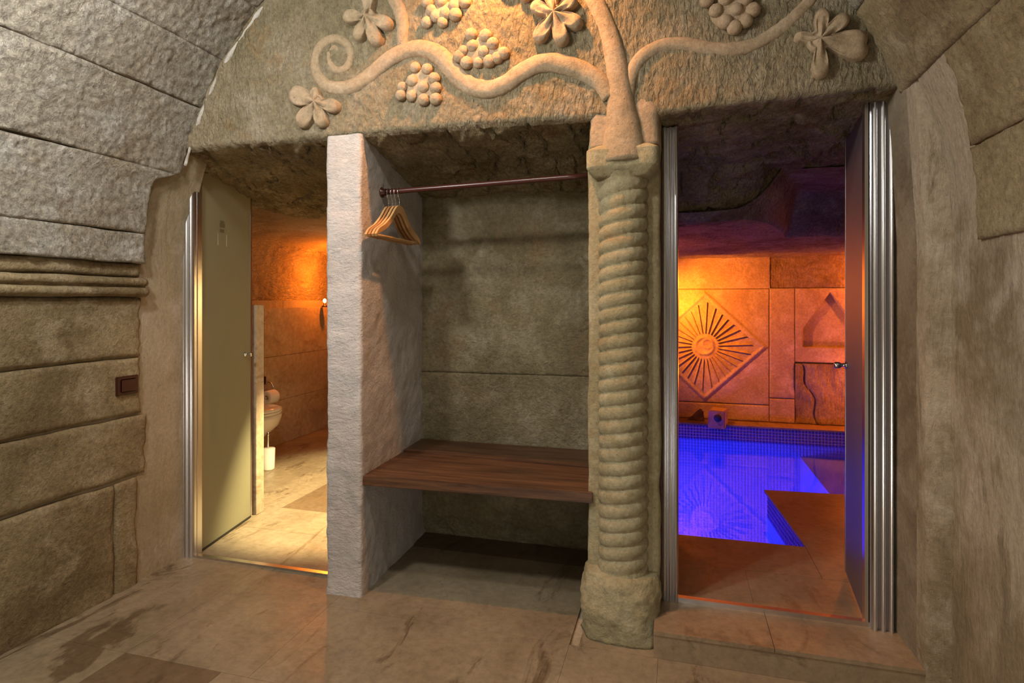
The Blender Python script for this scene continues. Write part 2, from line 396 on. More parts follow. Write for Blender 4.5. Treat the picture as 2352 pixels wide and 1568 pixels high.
for k, (a0, a1) in enumerate(right_courses):
    ys = [-1.7, -.7 + .2 * (k % 2), .25 + .2 * ((k + 1) % 2), 1.15 + .1 * (k % 2)]
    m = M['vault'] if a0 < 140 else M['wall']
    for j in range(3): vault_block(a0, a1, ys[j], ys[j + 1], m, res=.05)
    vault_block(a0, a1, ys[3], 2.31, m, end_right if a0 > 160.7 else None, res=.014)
# white mortar bead where the left vault meets the carved wall
mp = []
for d in np.linspace(17, 60, 90):
    ph = R(d); x, z = VX - (VR - .012) * math.cos(ph), VZ + (VR - .012) * math.sin(ph); mp.append((x, 2.303, z))
mp = np.array(mp); mr = .008 + .008 * fbm(mp, 16, 3, 4)
mp[:, 0] += .006 * fbm(mp, 14, 3, 21)
tube('mortar_bead', mp, np.maximum(mr, .003), M['mortar'], ceiling, 10, rough=.005)

# left wall: plaster body following the vault, stone courses proud of it, rolled cornice
zz = np.concatenate([np.linspace(-.05, 1.487, 60), VZ + (VR + .018) * np.sin(np.radians(np.linspace(1, 27, 22)))])
xx = np.concatenate([np.full(60, VX - VR - .018 - .035), VX - (VR + .018) * np.cos(np.radians(np.linspace(1, 27, 22))) - .035 * np.linspace(1, 0, 22)])
yy = np.linspace(-1.75, 2.47, 160)
P = np.zeros((len(zz), len(yy), 3)); P[..., 0] = xx[:, None]; P[..., 1] = yy[None]; P[..., 2] = zz[:, None]
wall_left = struct(sheet('wall_left', P, M['plaster'], disp=lambda P: .004 * fbm(P, 4, 4, 1)))
def wall_disp(P): return .007 * fbm(P, 4, 4, 31) + .005 * fbm(P, 20, 3, 32)
def left_block(z0, z1, y0, y1, res=.014):
    def fn(U, V):
        ye = y1 + .012 * fbm(np.stack([U * 3 + z0 * 9, U * 0, U * 0], -1), 3, 3, 6)
        Y = y0 + .003 + (ye - y0 - .006) * V
        wob = .008 * fbm(np.stack([Y * 0 + z0 * 5, Y, Y * 0], -1), (1, 4, 1), 3, 12)
        Z = z0 + .005 + (z1 - z0 - .010) * U + wob * (np.abs(U - .5) > .0) * 1.0
        return np.stack([np.full_like(Y, -2.380), Y, Z], -1)
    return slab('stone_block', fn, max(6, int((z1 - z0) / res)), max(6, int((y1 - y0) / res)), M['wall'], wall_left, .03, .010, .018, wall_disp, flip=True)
for k, (z0, z1, ye) in enumerate([(-.02, .495, 2.03), (.495, .775, 2.19), (.775, 1.04, 2.16), (1.04, 1.318, 2.165), (1.405, 1.475, 2.165)]):
    ys = [-1.7, -.6 + .2 * (k % 2), .45 + .25 * (k % 2)]
    left_block(z0, z1, ys[0], ys[1], .05); left_block(z0, z1, ys[1], ys[2], .05); left_block(z0, z1, ys[2], ye)
left_block(-.02, .495, 2.035, 2.15)
# cornice: two rolls and a fillet, run along the wall
prof = [(0, 1.318), (.012, 1.318), (.030, 1.326), (.036, 1.340), (.030, 1.354), (.014, 1.360), (.014, 1.366), (.026, 1.372), (.030, 1.384), (.024, 1.396), (.010, 1.402), (0, 1.405)]
pr = spline([(a, b) for a, b in prof], 4); yy = np.linspace(-1.7, 2.175, 240)
P = np.zeros((len(pr), len(yy), 3)); P[..., 0] = -2.383 + pr[:, 0][:, None]; P[..., 1] = yy[None]; P[..., 2] = pr[:, 1][:, None]
P = np.concatenate([P, P[:, -1:] * 1.0], 1); P[:, -1, 0] = -2.41
o = sheet('cornice', P, M['wall'], wall_left, disp=lambda P: .004 * fbm(P, (20, 9, 20), 3, 77)); o['label'] = 'weathered double roll stone moulding'

# right wall
zz = np.concatenate([np.linspace(-.05, 1.487, 60), VZ + (VR + .012) * np.sin(np.radians(np.linspace(1, 24, 20)))])
xx = np.concatenate([np.full(60, VX + VR + .012), VX + (VR + .012) * np.cos(np.radians(np.linspace(1, 24, 20)))])
yy = np.linspace(-1.75, 2.17, 170)
P = np.zeros((len(zz), len(yy), 3)); P[..., 0] = xx[:, None]; P[..., 1] = yy[None]; P[..., 2] = zz[:, None]
wall_right = struct(sheet('wall_right', P, M['plaster_right'], disp=lambda P: .008 * fbm(P, 2.5, 4, 1) + .003 * fbm(P, 20, 3, 2), flip=True))
# splayed jamb between the right wall and the pool door
prof = [(.845, 2.158), (.825, 2.168), (.800, 2.182), (.792, 2.187), (.787, 2.190), (.784, 2.195), (.782, 2.203), (.780, 2.26), (.776, 2.34), (.772, 2.46), (.772, 2.52)]
pr = np.array(prof); zz = np.linspace(0, 2.06, 150)
P = np.zeros((len(zz), len(pr), 3)); P[..., 0] = pr[:, 0][None] - np.clip((zz[:, None] - 1.5) * .06, 0, 1); P[..., 1] = pr[:, 1][None]; P[..., 2] = zz[:, None]
sheet('jamb_edge', P[:, :8], M['plaster_right'], wall_right, disp=lambda P: .002 * fbm(P, 9, 3, 5), flip=True)
o = sheet('door_jamb', P[:, 7:], M['jamb'], wall_right, disp=lambda P: .002 * fbm(P, 9, 3, 5), flip=True)

# back of the dressing room (behind the camera)
wall_back = struct(box('wall_back', (-2.6, -1.85, -.05), (1.1, -1.7, 3.2), M['plaster']))

# ------------------------------------------------------------------ carved front wall with its soffit
def sof(X, Y):
    X = np.asarray(X); Y = np.asarray(Y)
    lip = 2.025 - .02 * np.exp(-((X + .15) / .3) ** 2) + .012 * np.clip((X - .1) / .6, 0, 1)
    t = np.clip((Y - 2.3) / .9, 0, 1)
    zb = lip - .155 * t
    zn = lip - .15 * np.clip((Y - 2.3) / .7, 0, 1)
    st = 3.05 + 1.1 * np.clip((X - .30) / .45, 0, 1) ** 2
    zp = lip - .05 * np.clip((Y - 2.3) / .8, 0, 1) - .235 * np.clip((Y - st) / .35, 0, 1)
    a = np.clip((X + 1.50) / .06, 0, 1); b = np.clip((X + .40) / .1, 0, 1)
    return (zb * (1 - a) + zn * a) * (1 - b) + zp * b
def front_disp(P):
    Y = P[..., 1]; s = np.clip((Y - 2.31) / .05, 0, 1)
    face = .012 * fbm(P, 4, 4, 41) + .004 * ridge(P, (24, 10, 14), 3, 42) + .006 * fbm(P, 28, 3, 43)
    q = P[..., 0] * .8 + P[..., 1] * .5; r_ = -P[..., 0] * .5 + P[..., 1] * .8
    Q = np.stack([q * 26, r_ * 7, q * 0], -1)
    g = .018 * fbm(P, 5, 4, 51) + .012 * (1 - 2 * np.abs(fbm(Q, 1, 3, 52))) + .005 * fbm(P, 45, 2, 53)
    cr = np.abs(fbm(P, (8, 3.5, 3.5), 3, 57)); g = g + .036 * np.clip(cr / .06, 0, 1) - .036
    return face * (1 - s) + g * s
X1 = np.arange(-2.47, .93, .0085)
prof = [(2.3, z) for z in np.arange(3.12, 2.04, -.0085)]
nf = len(prof); a_ = np.radians(np.linspace(0, 90, 5)[1:])
ys = np.arange(2.325, 3.5, .010)
rows = []
for (y, z) in prof: rows.append(np.stack([X1, np.full_like(X1, y), np.full_like(X1, z)], -1))
for a in a_[:-1]:
    rows.append(np.stack([X1, np.full_like(X1, 2.322 - .022 * math.cos(a)), sof(X1, np.full_like(X1, 2.3)) + .022 - .022 * math.sin(a)], -1))
for y in ys: rows.append(np.stack([X1, np.full_like(X1, y), sof(X1, np.full_like(X1, y))], -1))
P = np.array(rows)
# settle the face rows so they end on the lip
for i in range(nf):
    lip = sof(X1, np.full_like(X1, 2.3)) + .024; t = i / (nf - 1); P[i, :, 2] = 3.12 + (lip - 3.12) * t
Nn = normals(P); Nn = Nn * np.where((P[nf // 2, 5] * 0 + Nn[nf // 2, 5])[1] > 0, -1, 1)
flipf = Nn[nf // 2, 5, 1] * normals(P)[nf // 2, 5, 1] < 0
P = P + Nn * front_disp(P)[..., None]
nsplit = nf + 4
wall_front = struct(mesh_obj('wall_front', P[:nsplit], grid_faces(nsplit, P.shape[1], flipf), M['front']))
o = mesh_obj('soffit', P[nsplit - 1:], grid_faces(P.shape[0] - nsplit + 1, P.shape[1], flipf), M['soffit'], wall_front)
o['label'] = 'rough hewn rock underside over the openings'

def FP(x, y, off=0): X, Y, Z = onY(x, y, 2.3); return (X, 2.3 + off, Z)
def c2(x, y): return 600 + x / 2.767, y / 2.767
def c3(x, y): return 1350 + x / 2.347, y / 2.347
def vine(px, wpx, seed, n=8, k=.00088):
    pts = spline([FP(x, y, .006) for x, y in px], n)
    w_ = spline([(a, 0, 0) for a in wpx], n)[:, 0] * k
    o = tube('vine', pts, w_, M['relief'], wall_front, 20, squash=.72, rough=.004, seed=seed); return o
mainv = [c2(*p) for p in [(490, 335), (465, 300), (430, 335), (435, 400), (480, 445), (540, 425), (570, 350), (535, 275), (455, 245), (375, 290), (345, 380), (355, 470), (430, 550), (560, 552), (680, 485), (800, 385), (920, 322), (1030, 308), (1130, 350), (1220, 450), (1300, 530), (1420, 568), (1540, 540), (1650, 462), (1780, 402), (1920, 408), (2060, 458), (2160, 530), (2220, 620)]]
vine(mainv, [8, 10, 11, 12, 13, 14, 14, 15, 16, 17, 18, 19, 22, 24, 25, 26, 27, 27, 28, 28, 28, 28, 28, 28, 29, 29, 28, 27, 26], 1, 6, .00138)
vine([(925, 118), (924, 90), (926, 60), (918, 25), (900, -15), (880, -60), (890, -110)], [14, 17, 18, 18, 18, 16, 14], 2, 8, .0017)
vine([(1440, 230), (1448, 179), (1469, 136), (1512, 107), (1563, 100), (1614, 108), (1674, 113), (1725, 104), (1776, 77), (1819, 43), (1861, 0), (1890, -50)], [24, 24, 25, 24, 24, 24, 24, 23, 22, 21, 20, 18], 3, 8, .00112)
vine([(1432, 372), (1430, 290), (1424, 220), (1414, 140), (1398, 70), (1368, 5), (1330, -50), (1270, -90), (1190, -100)], [84, 62, 46, 37, 32, 30, 28, 25, 22], 4, 8, .00112)

def leaf(cx, cy, tips, wd=.46, parent=wall_front):
    """lobed carved leaf: outline from centre through lobe tips, domed top with a central fold on each lobe"""
    c = np.array(FP(cx, cy)); T = [np.array(FP(x, y)) for x, y in tips]
    ang = [math.atan2(t[2] - c[2], t[0] - c[0]) for t in T]; L = [np.linalg.norm(t - c) for t in T]
    nr, na = 12, 96; V = []
    th = np.linspace(0, 2 * math.pi, na, endpoint=False)
    rad = np.full(na, .022)
    for a, l in zip(ang, L):
        d = (th - a + math.pi) % (2 * math.pi) - math.pi
        lobe = l * np.clip(1 - (np.abs(d) / wd) ** 2.4, 0, 1) ** .5
        rad = np.maximum(rad, lobe)
    rad = np.maximum(rad, .30 * np.mean(L))
    for i in range(nr + 1):
        f = i / nr
        for k in range(na):
            r_ = rad[k] * min(f * 1.0, 1) if i < nr else rad[k]
            # height: plateau then drop to the wall at the rim
            h = .042 * (1 - .25 * f) + .008 * math.cos(6 * f)
            if i == nr: h = -.02; r_ = rad[k] * 1.0
            elif i == nr - 1: h = .026; r_ = rad[k] * .985
            fold = 0
            for a, l in zip(ang, L):
                d = abs((th[k] - a + math.pi) % (2 * math.pi) - math.pi)
                if d < wd: fold = max(fold, .010 * (1 - d / wd) * math.sin(math.pi * min(f, .95)))
            V.append((c[0] + r_ * math.cos(th[k]), 2.3 - h - (fold if i < nr - 1 else 0), c[2] + r_ * math.sin(th[k])))
    V = np.array(V); V[:, 1] += .004 * fbm(V, 25, 3, 5)
    F = []
    for i in range(nr):
        for k in range(na): F.append((i * na + k, i * na + (k + 1) % na, (i + 1) * na + (k + 1) % na, (i + 1) * na + k))
    o = mesh_obj('leaf', V, [f[::-1] for f in F], M['relief'], parent)
    me = o.data; bm = bmesh.new(); bm.from_mesh(me); bmesh.ops.remove_doubles(bm, verts=bm.verts, dist=2e-4); bmesh.ops.recalc_face_normals(bm, faces=bm.faces)
    bm.to_mesh(me); bm.free(); return o
leaf(1276, 38, [(1222, 16), (1232, 100), (1296, 108), (1338, 62), (1326, 0), (1262, -25)])
leaf(850, 45, [(793, 42), (853, -18), (822, 98), (872, 108), (905, 62)])
leaf(736, 240, [(672, 216), (728, 204), (690, 292), (748, 296), (784, 250)], .55)
leaf(1878, 100, [(1888, 25), (1945, 40), (1990, 95), (1882, 186), (1990, 128), (1822, 88)], .40)
leaf(1215, -42, [(1150, -20), (1205, 8), (1255, -2), (1270, -50), (1210, -90)], .5)

def cluster(pts, r, seed):
    rnd = random.Random(seed); x0 = sum(p[0] for p in pts) / len(pts); y0 = sum(p[1] for p in pts) / len(pts)
    # carved pad the grapes grow out of
    c = np.array(FP(x0, y0)); bm = bmesh.new(); bmesh.ops.create_icosphere(bm, subdivisions=3, radius=1)
    W = [np.array(FP(*p)) for p in pts]; sx = max(abs(q[0] - c[0]) for q in W); sz = max(abs(q[2] - c[2]) for q in W)
    for v in bm.verts: v.co = (c[0] + v.co.x * sx * .95, 2.305 + v.co.y * .022, c[2] + v.co.z * sz * .95)
    pad = bm_obj('grape_cluster', bm, M['relief'], wall_front, True)
    for q in W:
        bm = bmesh.new(); bmesh.ops.create_icosphere(bm, subdivisions=2, radius=r * rnd.uniform(.9, 1.1))
        for v in bm.verts: v.co = (q[0] + v.co.x, 2.290 + v.co.y * .85 + rnd.uniform(-.001, .001), q[2] + v.co.z)
        bm_obj('grape', bm, M['relief'], pad, True)
cluster([c2(*p) for p in [(1060, 25), (1150, 15), (1235, 45), (1300, 20), (1060, 150), (1120, 110), (1180, 95), (1090, 75), (1240, 100), (1160, 150)]], .028, 1)
cluster([c2(*p) for p in [(1340, 228), (1430, 235), (1475, 285), (1350, 300), (1420, 335), (1545, 345), (1265, 365), (1310, 405), (1385, 405), (1455, 395), (1505, 375), (1290, 330)]], .026, 2)
cluster([c2(*p) for p in [(985, 435), (1060, 445), (1105, 505), (970, 520), (1040, 560), (1115, 565), (905, 560), (965, 615), (1040, 640), (1115, 635), (895, 610)]], .026, 3)
cluster([c3(*p) for p in [(690, 65), (890, 60), (740, 125), (850, 120), (790, 155), (800, 60), (740, 5), (850, 0), (640, 10)]], .028, 4)

# ------------------------------------------------------------------ niche: white side wall, pier, back slabs
def post(name, x0, x1, y0, y1, z0, z1, mat, amp, seed, res=.014, xtop=None, bulge=None):
    """upright mass: front and both sides as one skin with soft corners"""
    r = .018; pts = []
    for y in np.arange(y1, y0 + r, -res): pts.append((x0, y))
    for a in np.linspace(0, 90, 5): pts.append((x0 + r - r * math.cos(R(a)), y0 + r - r * math.sin(R(a))))
    for x in np.arange(x0 + r + res, x1 - r, res): pts.append((x, y0))
    for a in np.linspace(90, 0, 5): pts.append((x1 - r + r * math.cos(R(a)), y0 + r - r * math.sin(R(a))))
    for y in np.arange(y0 + r + res, y1 + res, res): pts.append((x1, y))
    pts = np.array(pts); zz = np.arange(z0, z1 + res, res)
    P = np.zeros((len(zz), len(pts), 3)); P[..., 0] = pts[:, 0][None]; P[..., 1] = pts[:, 1][None]; P[..., 2] = zz[:, None]
    if bulge: P = bulge(P)
    return sheet(name, P, mat, disp=lambda P: amp * fbm(P, 7, 4, seed) + amp * .4 * fbm(P, 30, 3, seed + 1), flip=False)
def nl(P):
    t = (P[..., 1] - 2.3) / .7; P = P.copy(); P[..., 0] += np.where(P[..., 0] > -1.4, -.03 * t, 0); return P
struct(post('wall_niche_left', -1.497, -1.322, 2.297, 3.15, 0, 2.03, M['white'], .009, 3, bulge=nl))
struct(post('wall_niche_right', -.338, -.056, 2.365, 3.3, 0, 2.08, M['column'], .008, 13))
wall_nb = struct(box('wall_niche_back', (-1.5, 3.06, -.05), (-.03, 3.22, 2.1), M['niche']))
def nb(z0, z1):
    def fn(U, V):
        X = -1.46 + 1.2 * V; Z = z0 + (z1 - z0) * U + .006 * fbm(np.stack([X, X * 0, X * 0], -1), (5, 1, 1), 3, 4)
        Y = 3.01 + .05 * np.clip((.12 - Z) / .12, 0, 1)
        return np.stack([X, Y, Z], -1)
    slab('stone_slab', fn, int((z1 - z0) / .011), 105, M['niche'], wall_nb, .04, .005, .012,
         lambda P: .006 * fbm(P, 3, 4, 61) + .004 * fbm(P, 22, 3, 62) + .01 * np.clip(.30 - P[..., 2], 0, .3) * fbm(P, 18, 3, 63) * 8, flip=True)
nb(0, .908); nb(.910, 1.99)

# ------------------------------------------------------------------ twisted column
col = empty('twisted_column', (-.198, 2.345, 0)); tag(col, 'spiral carved buff stone column beside the clothes niche', 'column')
CX, CY = -.198, 2.372
th = np.linspace(0, 2 * math.pi, 121); zz = np.arange(.20, 1.80, .0042)
TH, ZZ = np.meshgrid(th, zz, indexing='xy')
thv = TH
pitch = .0545; lead = 2
wv = np.stack([np.cos(TH), np.sin(TH), ZZ * 3], -1)
ph = ((ZZ + .004 * fbm(wv, 1.5, 3, 8)) / pitch - lead * TH / (2 * math.pi))
prof = np.abs(np.sin(math.pi * ph)) ** .5
fade = np.clip((ZZ - .235) / .03, 0, 1) * np.clip((1.775 - ZZ) / .03, 0, 1)
rad = .099 + .013 * (prof - 1) * fade + .002 * fbm(wv, 6, 3, 9) + .012 * np.clip((.235 - ZZ) / .035, 0, 1) + .012 * np.clip((ZZ - 1.775) / .025, 0, 1)
P = np.stack([CX + rad * np.cos(TH), CY + rad * np.sin(TH), ZZ], -1) - np.array([-.198, 2.345, 0])
mesh_obj('shaft', P, grid_faces(P.shape[0], P.shape[1], True), M['column'], col)
def blob(name, cx, cy, hx, hy, z0, z1, shape, mat, parent, amp, seed, nz=26, na=64, pw=5):
    V = []; zz = np.linspace(z0, z1, nz)
    for i, z in enumerate(zz):
        s = shape((z - z0) / (z1 - z0))
        for k in range(na):
            a = 2 * math.pi * k / na; c, s_ = math.cos(a), math.sin(a)
            q = (abs(c) ** pw + abs(s_) ** pw) ** (-1 / pw)
            V.append((cx + hx * s * q * c, cy + hy * s * q * s_, z))
    V = np.array(V); cc = np.array([cx, cy, 0]); D = V - cc; D[:, 2] = 0; D /= np.maximum(np.linalg.norm(D, axis=1, keepdims=True), 1e-6)
    V = V + D * (amp * fbm(V, 9, 4, seed) + amp * .5 * fbm(V, 32, 3, seed + 1))[:, None]
    V = V - np.array(parent.location)
    F = []
    for i in range(nz - 1):
        for k in range(na): F.append((i * na + k, i * na + (k + 1) % na, (i + 1) * na + (k + 1) % na, (i + 1) * na + k))
    F.append(tuple(range(na))[::-1]); F.append(tuple((nz - 1) * na + k for k in range(na)))
    return mesh_obj(name, V, F, mat, parent)
blob('base', -.205, 2.375, .150, .140, 0, .24, lambda t: (1.06 - .10 * t) if t < .75 else (.985 - .9 * (t - .75) ** 1.3), M['column'], col, .024, 5, pw=2.7)
blob('capital', -.195, 2.375, .138, .118, 1.775, 1.90, lambda t: .74 + .26 * min(1, (t / .30)) ** .8 if t < .86 else 1 - .25 * (t - .86) / .14, M['column'], col, .006, 15, pw=9)
blob('neck', -.19, 2.40, .138, .112, 1.895, 2.20, lambda t: 1.0 - .12 * t - .45 * max(0, t - .45) ** 1.2, M['relief'], col, .008, 25, pw=8)

# ------------------------------------------------------------------ floors
floor = struct(box('floor', (-2.6, -1.85, -.12), (1.1, 3.1, -.012), M['plaster']))
def tile(x0, x1, y0, y1, mat, parent, top=0.0, th_=.012, pts=None):
    g = .0005
    if pts is None: pts = [(x0 + g, y0 + g), (x1 - g, y0 + g), (x1 - g, y1 - g), (x0 + g, y1 - g)]
    o = extrude_poly('tile', pts, top - th_, top + random.uniform(-.0002, .0002), mat, parent); return o
for (x0, x1, y0, y1, k) in [
    (-2.45, -1.955, -1.7, -.6, 0), (-1.955, -1.42, -1.7, -.6, 0), (-1.42, -.72, -1.7, -.6, 0), (-.72, -.06, -1.7, -.6, 0), (-.06, .9, -1.7, -.6, 0),
    (-2.45, -1.955, -.6, .55, 0), (-1.955, -1.42, -.6, .55, 0), (-1.42, -.72, -.6, .55, 0), (-.72, -.06, -.6, .55, 0), (-.06, .9, -.6, .55, 0),
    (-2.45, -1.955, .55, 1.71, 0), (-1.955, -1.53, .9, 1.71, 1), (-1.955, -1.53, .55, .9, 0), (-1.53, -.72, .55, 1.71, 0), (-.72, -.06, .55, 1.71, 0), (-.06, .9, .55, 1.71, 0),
    (-2.45, -1.955, 1.71, 2.45, 0), (-1.955, -1.42, 1.71, 2.45, 0), (-1.42, -.385, 1.71, 2.2, 0), (-.385, -.06, 1.71, 2.2, 0), (-.06, .9, 1.71, 2.2, 0),
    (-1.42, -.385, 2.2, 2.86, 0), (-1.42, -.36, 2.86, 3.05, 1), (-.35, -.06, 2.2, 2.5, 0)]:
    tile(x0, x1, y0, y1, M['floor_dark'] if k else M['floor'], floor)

# wash room floor
bath_floor = struct(box('floor', (-3.75, 2.45, -.12), (-1.46, 7.1, -.014), M['plaster']))
bl = [2.462, 2.85, 3.17, 4.2, 5.2, 6.2, 7.05]
for i in range(6):
    for (x0, x1) in [(-3.7, -2.95), (-2.95, -2.38), (-2.38, -1.46)]:
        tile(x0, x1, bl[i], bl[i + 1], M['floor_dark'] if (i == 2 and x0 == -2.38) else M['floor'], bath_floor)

# pool deck
deck = struct(box('floor', (-.05, 2.24, -.1), (.85, 3.10, .086), M['plaster']))
tile(-.30, .27, 2.195, 2.44, M['deck'], deck, .1, .014, [(-.075, 2.195), (.33, 2.195), (.33, 2.435), (-.075, 2.435)])
tile(0, 0, 0, 0, M['deck'], deck, .1, .014, [(.332, 2.195), (.82, 2.195), (.80, 2.435), (.332, 2.435)])
for (x0, x1) in [(-.02, .30), (.30, .93), (.93, 2.0)]:
    tile(x0, x1, 2.437, 2.80, M['deck'], deck, .1); 
tile(0, 0, 0, 0, M['deck'], deck, .1, .014, [(-.02, 2.802), (.612, 2.802), (.612, 3.142), (-.02, 3.136)])
tile(0, 0, 0, 0, M['deck'], deck, .1, .014, [(.614, 2.802), (2.0, 2.802), (2.0, 3.55), (.582, 3.55), (.614, 3.142)])
tile(0, 0, 0, 0, M['deck'], deck, .1, .014, [(.582, 3.552), (2.0, 3.552), (2.0, 4.09), (1.2, 4.07), (.544, 4.02)])
extrude_poly('step_riser', [(-.075, 2.20), (.84, 2.20), (.84, 2.25), (-.075, 2.25)], 0, .086, M['deck'], deck)

# ------------------------------------------------------------------ pool basin
basin = empty('pool_basin', (0, 0, 0)); basin['kind'] = 'structure'
ZB = -1.05; ZW = -.04
box('pool_bottom', (-1.0, 3.0, ZB - .1), (2.1, 6.2, ZB), M['basin'], basin)
box('far_side', (-1.0, 6.028, ZB), (2.1, 6.24, .084), M['grout'], basin)
box('ledge', (-1.0, 6.018, .084), (2.1, 6.30, .10), M['deck'], basin)
extrude_poly('near_side', [(-1.0, 3.23), (-.02, 3.23), (-.02, 3.06), (2.1, 3.06), (2.1, 4.07), (1.2, 4.05), (.556, 4.0), (.625, 3.15), (-.01, 3.147), (-.01, 3.26), (-1.0, 3.26)][::-1], ZB, .086, M['grout'], basin)
box('submerged_seat', (1.13, 3.9, ZB), (2.1, 6.03, -.165), M['basin'], basin)
box('left_side', (-1.06, 3.24, ZB), (-.99, 6.3, .06), M['grout'], basin); box('right_side', (1.985, 3.1, ZB), (2.1, 6.3, .098), M['grout'], basin)
def mosaic(p0, du, nu, nv, top, parent, nrm, s=.0285, mat='mosaic'):
    """rows of small glass tiles standing 3 mm proud of the grout; p0 top corner, du direction along the wall"""
    du = np.array(du, float); du /= np.linalg.norm(du); n = np.array(nrm, float); g = .0035; V = []; F = []
    i, j = np.meshgrid(np.arange(nu), np.arange(nv), indexing='ij'); i = i.ravel(); j = j.ravel()
    k = len(i); base = np.array(p0)[None] + du[None] * (i * s)[:, None]; base[:, 2] = top - j * s
    def cn(a, b, o_): return base + du[None] * a + np.array([0, 0, -b])[None] + n[None] * o_
    ins = .0022
    A = [cn(g / 2, g / 2, 0), cn(s - g / 2, g / 2, 0), cn(s - g / 2, s - g / 2, 0), cn(g / 2, s - g / 2, 0),
         cn(g / 2 + ins, g / 2 + ins, .003), cn(s - g / 2 - ins, g / 2 + ins, .003), cn(s - g / 2 - ins, s - g / 2 - ins, .003), cn(g / 2 + ins, s - g / 2 - ins, .003)]
    V = np.stack(A, 1).reshape(-1, 3); o8 = np.arange(k)[:, None] * 8
    F = np.concatenate([o8 + np.array([q]) for q in [(4, 5, 6, 7), (0, 1, 5, 4), (1, 2, 6, 5), (2, 3, 7, 6), (3, 0, 4, 7)]])
    me = mesh_obj('mosaic_tiles', V, F, M[mat], parent, False); me['kind'] = 'stuff'
    bm = bmesh.new(); bm.from_mesh(me.data); bmesh.ops.recalc_face_normals(bm, faces=bm.faces); bm.to_mesh(me.data); bm.free()
    return me
mosaic((-1.0, 6.028, 0), (1, 0, 0), 105, 5, .084, basin, (0, -1, 0))
mosaic((-1.0, 6.028, 0), (1, 0, 0), 105, 33, .084 - 5 * .0285, basin, (0, -1, 0), mat='mosaic_light')
e0 = np.array([.625, 3.15, 0]); e1 = np.array([.556, 4.0, 0]); L_ = np.linalg.norm(e1 - e0); dd = (e1 - e0) / L_
mosaic(e0, dd, int(L_ / .0285), 5, .084, basin, (-dd[1], dd[0], 0))
mosaic(e0, dd, int(L_ / .0285), 30, .084 - 5 * .0285, basin, (-dd[1], dd[0], 0), mat='mosaic_light')
# water sheet, closed round its rim
xs = np.linspace(-.995, 2.0, 60); ysw = np.linspace(3.12, 6.03, 60); U, V = np.meshgrid(xs, ysw, indexing='ij')
P = np.stack([U, V, ZW + .0012 * fbm(np.stack([U, V, U * 0], -1), 3, 3, 4)], -1)
water = tag(mesh_obj('pool_water', P, grid_faces(60, 60), M['water']), 'still water glowing blue in the plunge pool', 'water')

# ------------------------------------------------------------------ pool room walls and ceiling
wp = struct(box('wall_pool_far', (-1.05, 6.29, .05), (2.1, 6.42, 1.95), M['warm']))
def fslab(px0, px1, py0, py1, hf, mat, res=.009, name='stone_panel'):
    x0, _, z1 = onY(px0, py0, 6.25); x1, _, _ = onY(px1, py0, 6.25); _, _, z0 = onY(px0, py1, 6.25)
    return fslab_m(x0, x1, z0, z1, hf, mat, res, name)
def fslab_m(x0, x1, z0, z1, hf, mat, res=.009, name='stone_panel', rough=.0025):
    g = .003
    def fn(U, V): return np.stack([x0 + g + (x1 - x0 - 2 * g) * V, np.full_like(U, 6.25), z0 + g + (z1 - z0 - 2 * g) * U], -1)
    return slab(name, fn, int((z1 - z0) / res), int((x1 - x0) / res), mat, wp, .045, .004, .008,
                lambda P: rough * fbm(P, 16, 4, 7) + (hf(P[..., 0], P[..., 2]) if hf else 0), flip=True)
RC = onY(1618, 795, 6.25); rx, _, rz = RC
HX = onY(1767, 795, 6.25)[0] - rx
zt = onY(1700, 663, 6.25)[2]; zbm = onY(1700, 928, 6.25)[2]; hz = (zt - zbm) / 2; rz = (zt + zbm) / 2
def rosette_h(X, Z):
    d = np.abs(X - rx) / (HX - .01) + np.abs(Z - rz) / (hz - .01)
    r = np.hypot(X - rx, Z - rz); plate = .010 * np.clip((1 - d) / .03, 0, 1)
    rim = .007 * np.exp(-((d - .93) / .028) ** 2)
    dish = -.008 * np.clip((.90 - d) / .03, 0, 1)
    ring = .012 * np.exp(-((r - .085) / .014) ** 2) + .010 * np.exp(-((np.hypot(X - rx - .028, Z - rz - .02) - .045) / .011) ** 2)
    return plate + rim + dish + ring
panel = fslab_m(rx - HX, rx + HX, zbm, zt, rosette_h, M['warm'], .0065)
panel['label'] = 'carved sunburst panel in a diamond frame'
nr_ = 30
for k in range(nr_):
    a = 2 * math.pi * k / nr_ + .05; ca, sa = math.cos(a), math.sin(a)
    den = abs(ca) / (HX - .01) + abs(sa) / (hz - .01); r1 = .84 / den; r1 = min(r1, .44); r0 = .13
    wdt = .012; n = (-sa, ca)
    q = []
    for t in np.linspace(0, 1, 6):
        r = r0 + (r1 - r0) * t; ww = wdt * (.35 + .75 * t) * (1 if t < .99 else .25)
        q.append((rx + ca * r, rz + sa * r, ww))
    V = []; F = []
    for (x, z, ww) in q: V += [(x + n[0] * ww, 6.250, z + n[1] * ww), (x, 6.230, z), (x - n[0] * ww, 6.250, z - n[1] * ww)]
    for i in range(5): F += [(i * 3, i * 3 + 1, i * 3 + 4, i * 3 + 3), (i * 3 + 1, i * 3 + 2, i * 3 + 5, i * 3 + 4)]
    F += [(0, 2, 1), (15, 16, 17)]
    mesh_obj('carved_ray', V, F, M['warm'], panel, False)
xg = rx + HX; x_n0 = onY(1826, 700, 6.25)[0]; ax = onY(1907, 672, 6.25)[0]; az = onY(1907, 672, 6.25)[2]
sx_ = onY(1845, 755, 6.25)[0]; sz_ = onY(1845, 755, 6.25)[2]; bz = onY(1845, 797, 6.25)[2]; ntop = onY(1850, 661, 6.25)[2]
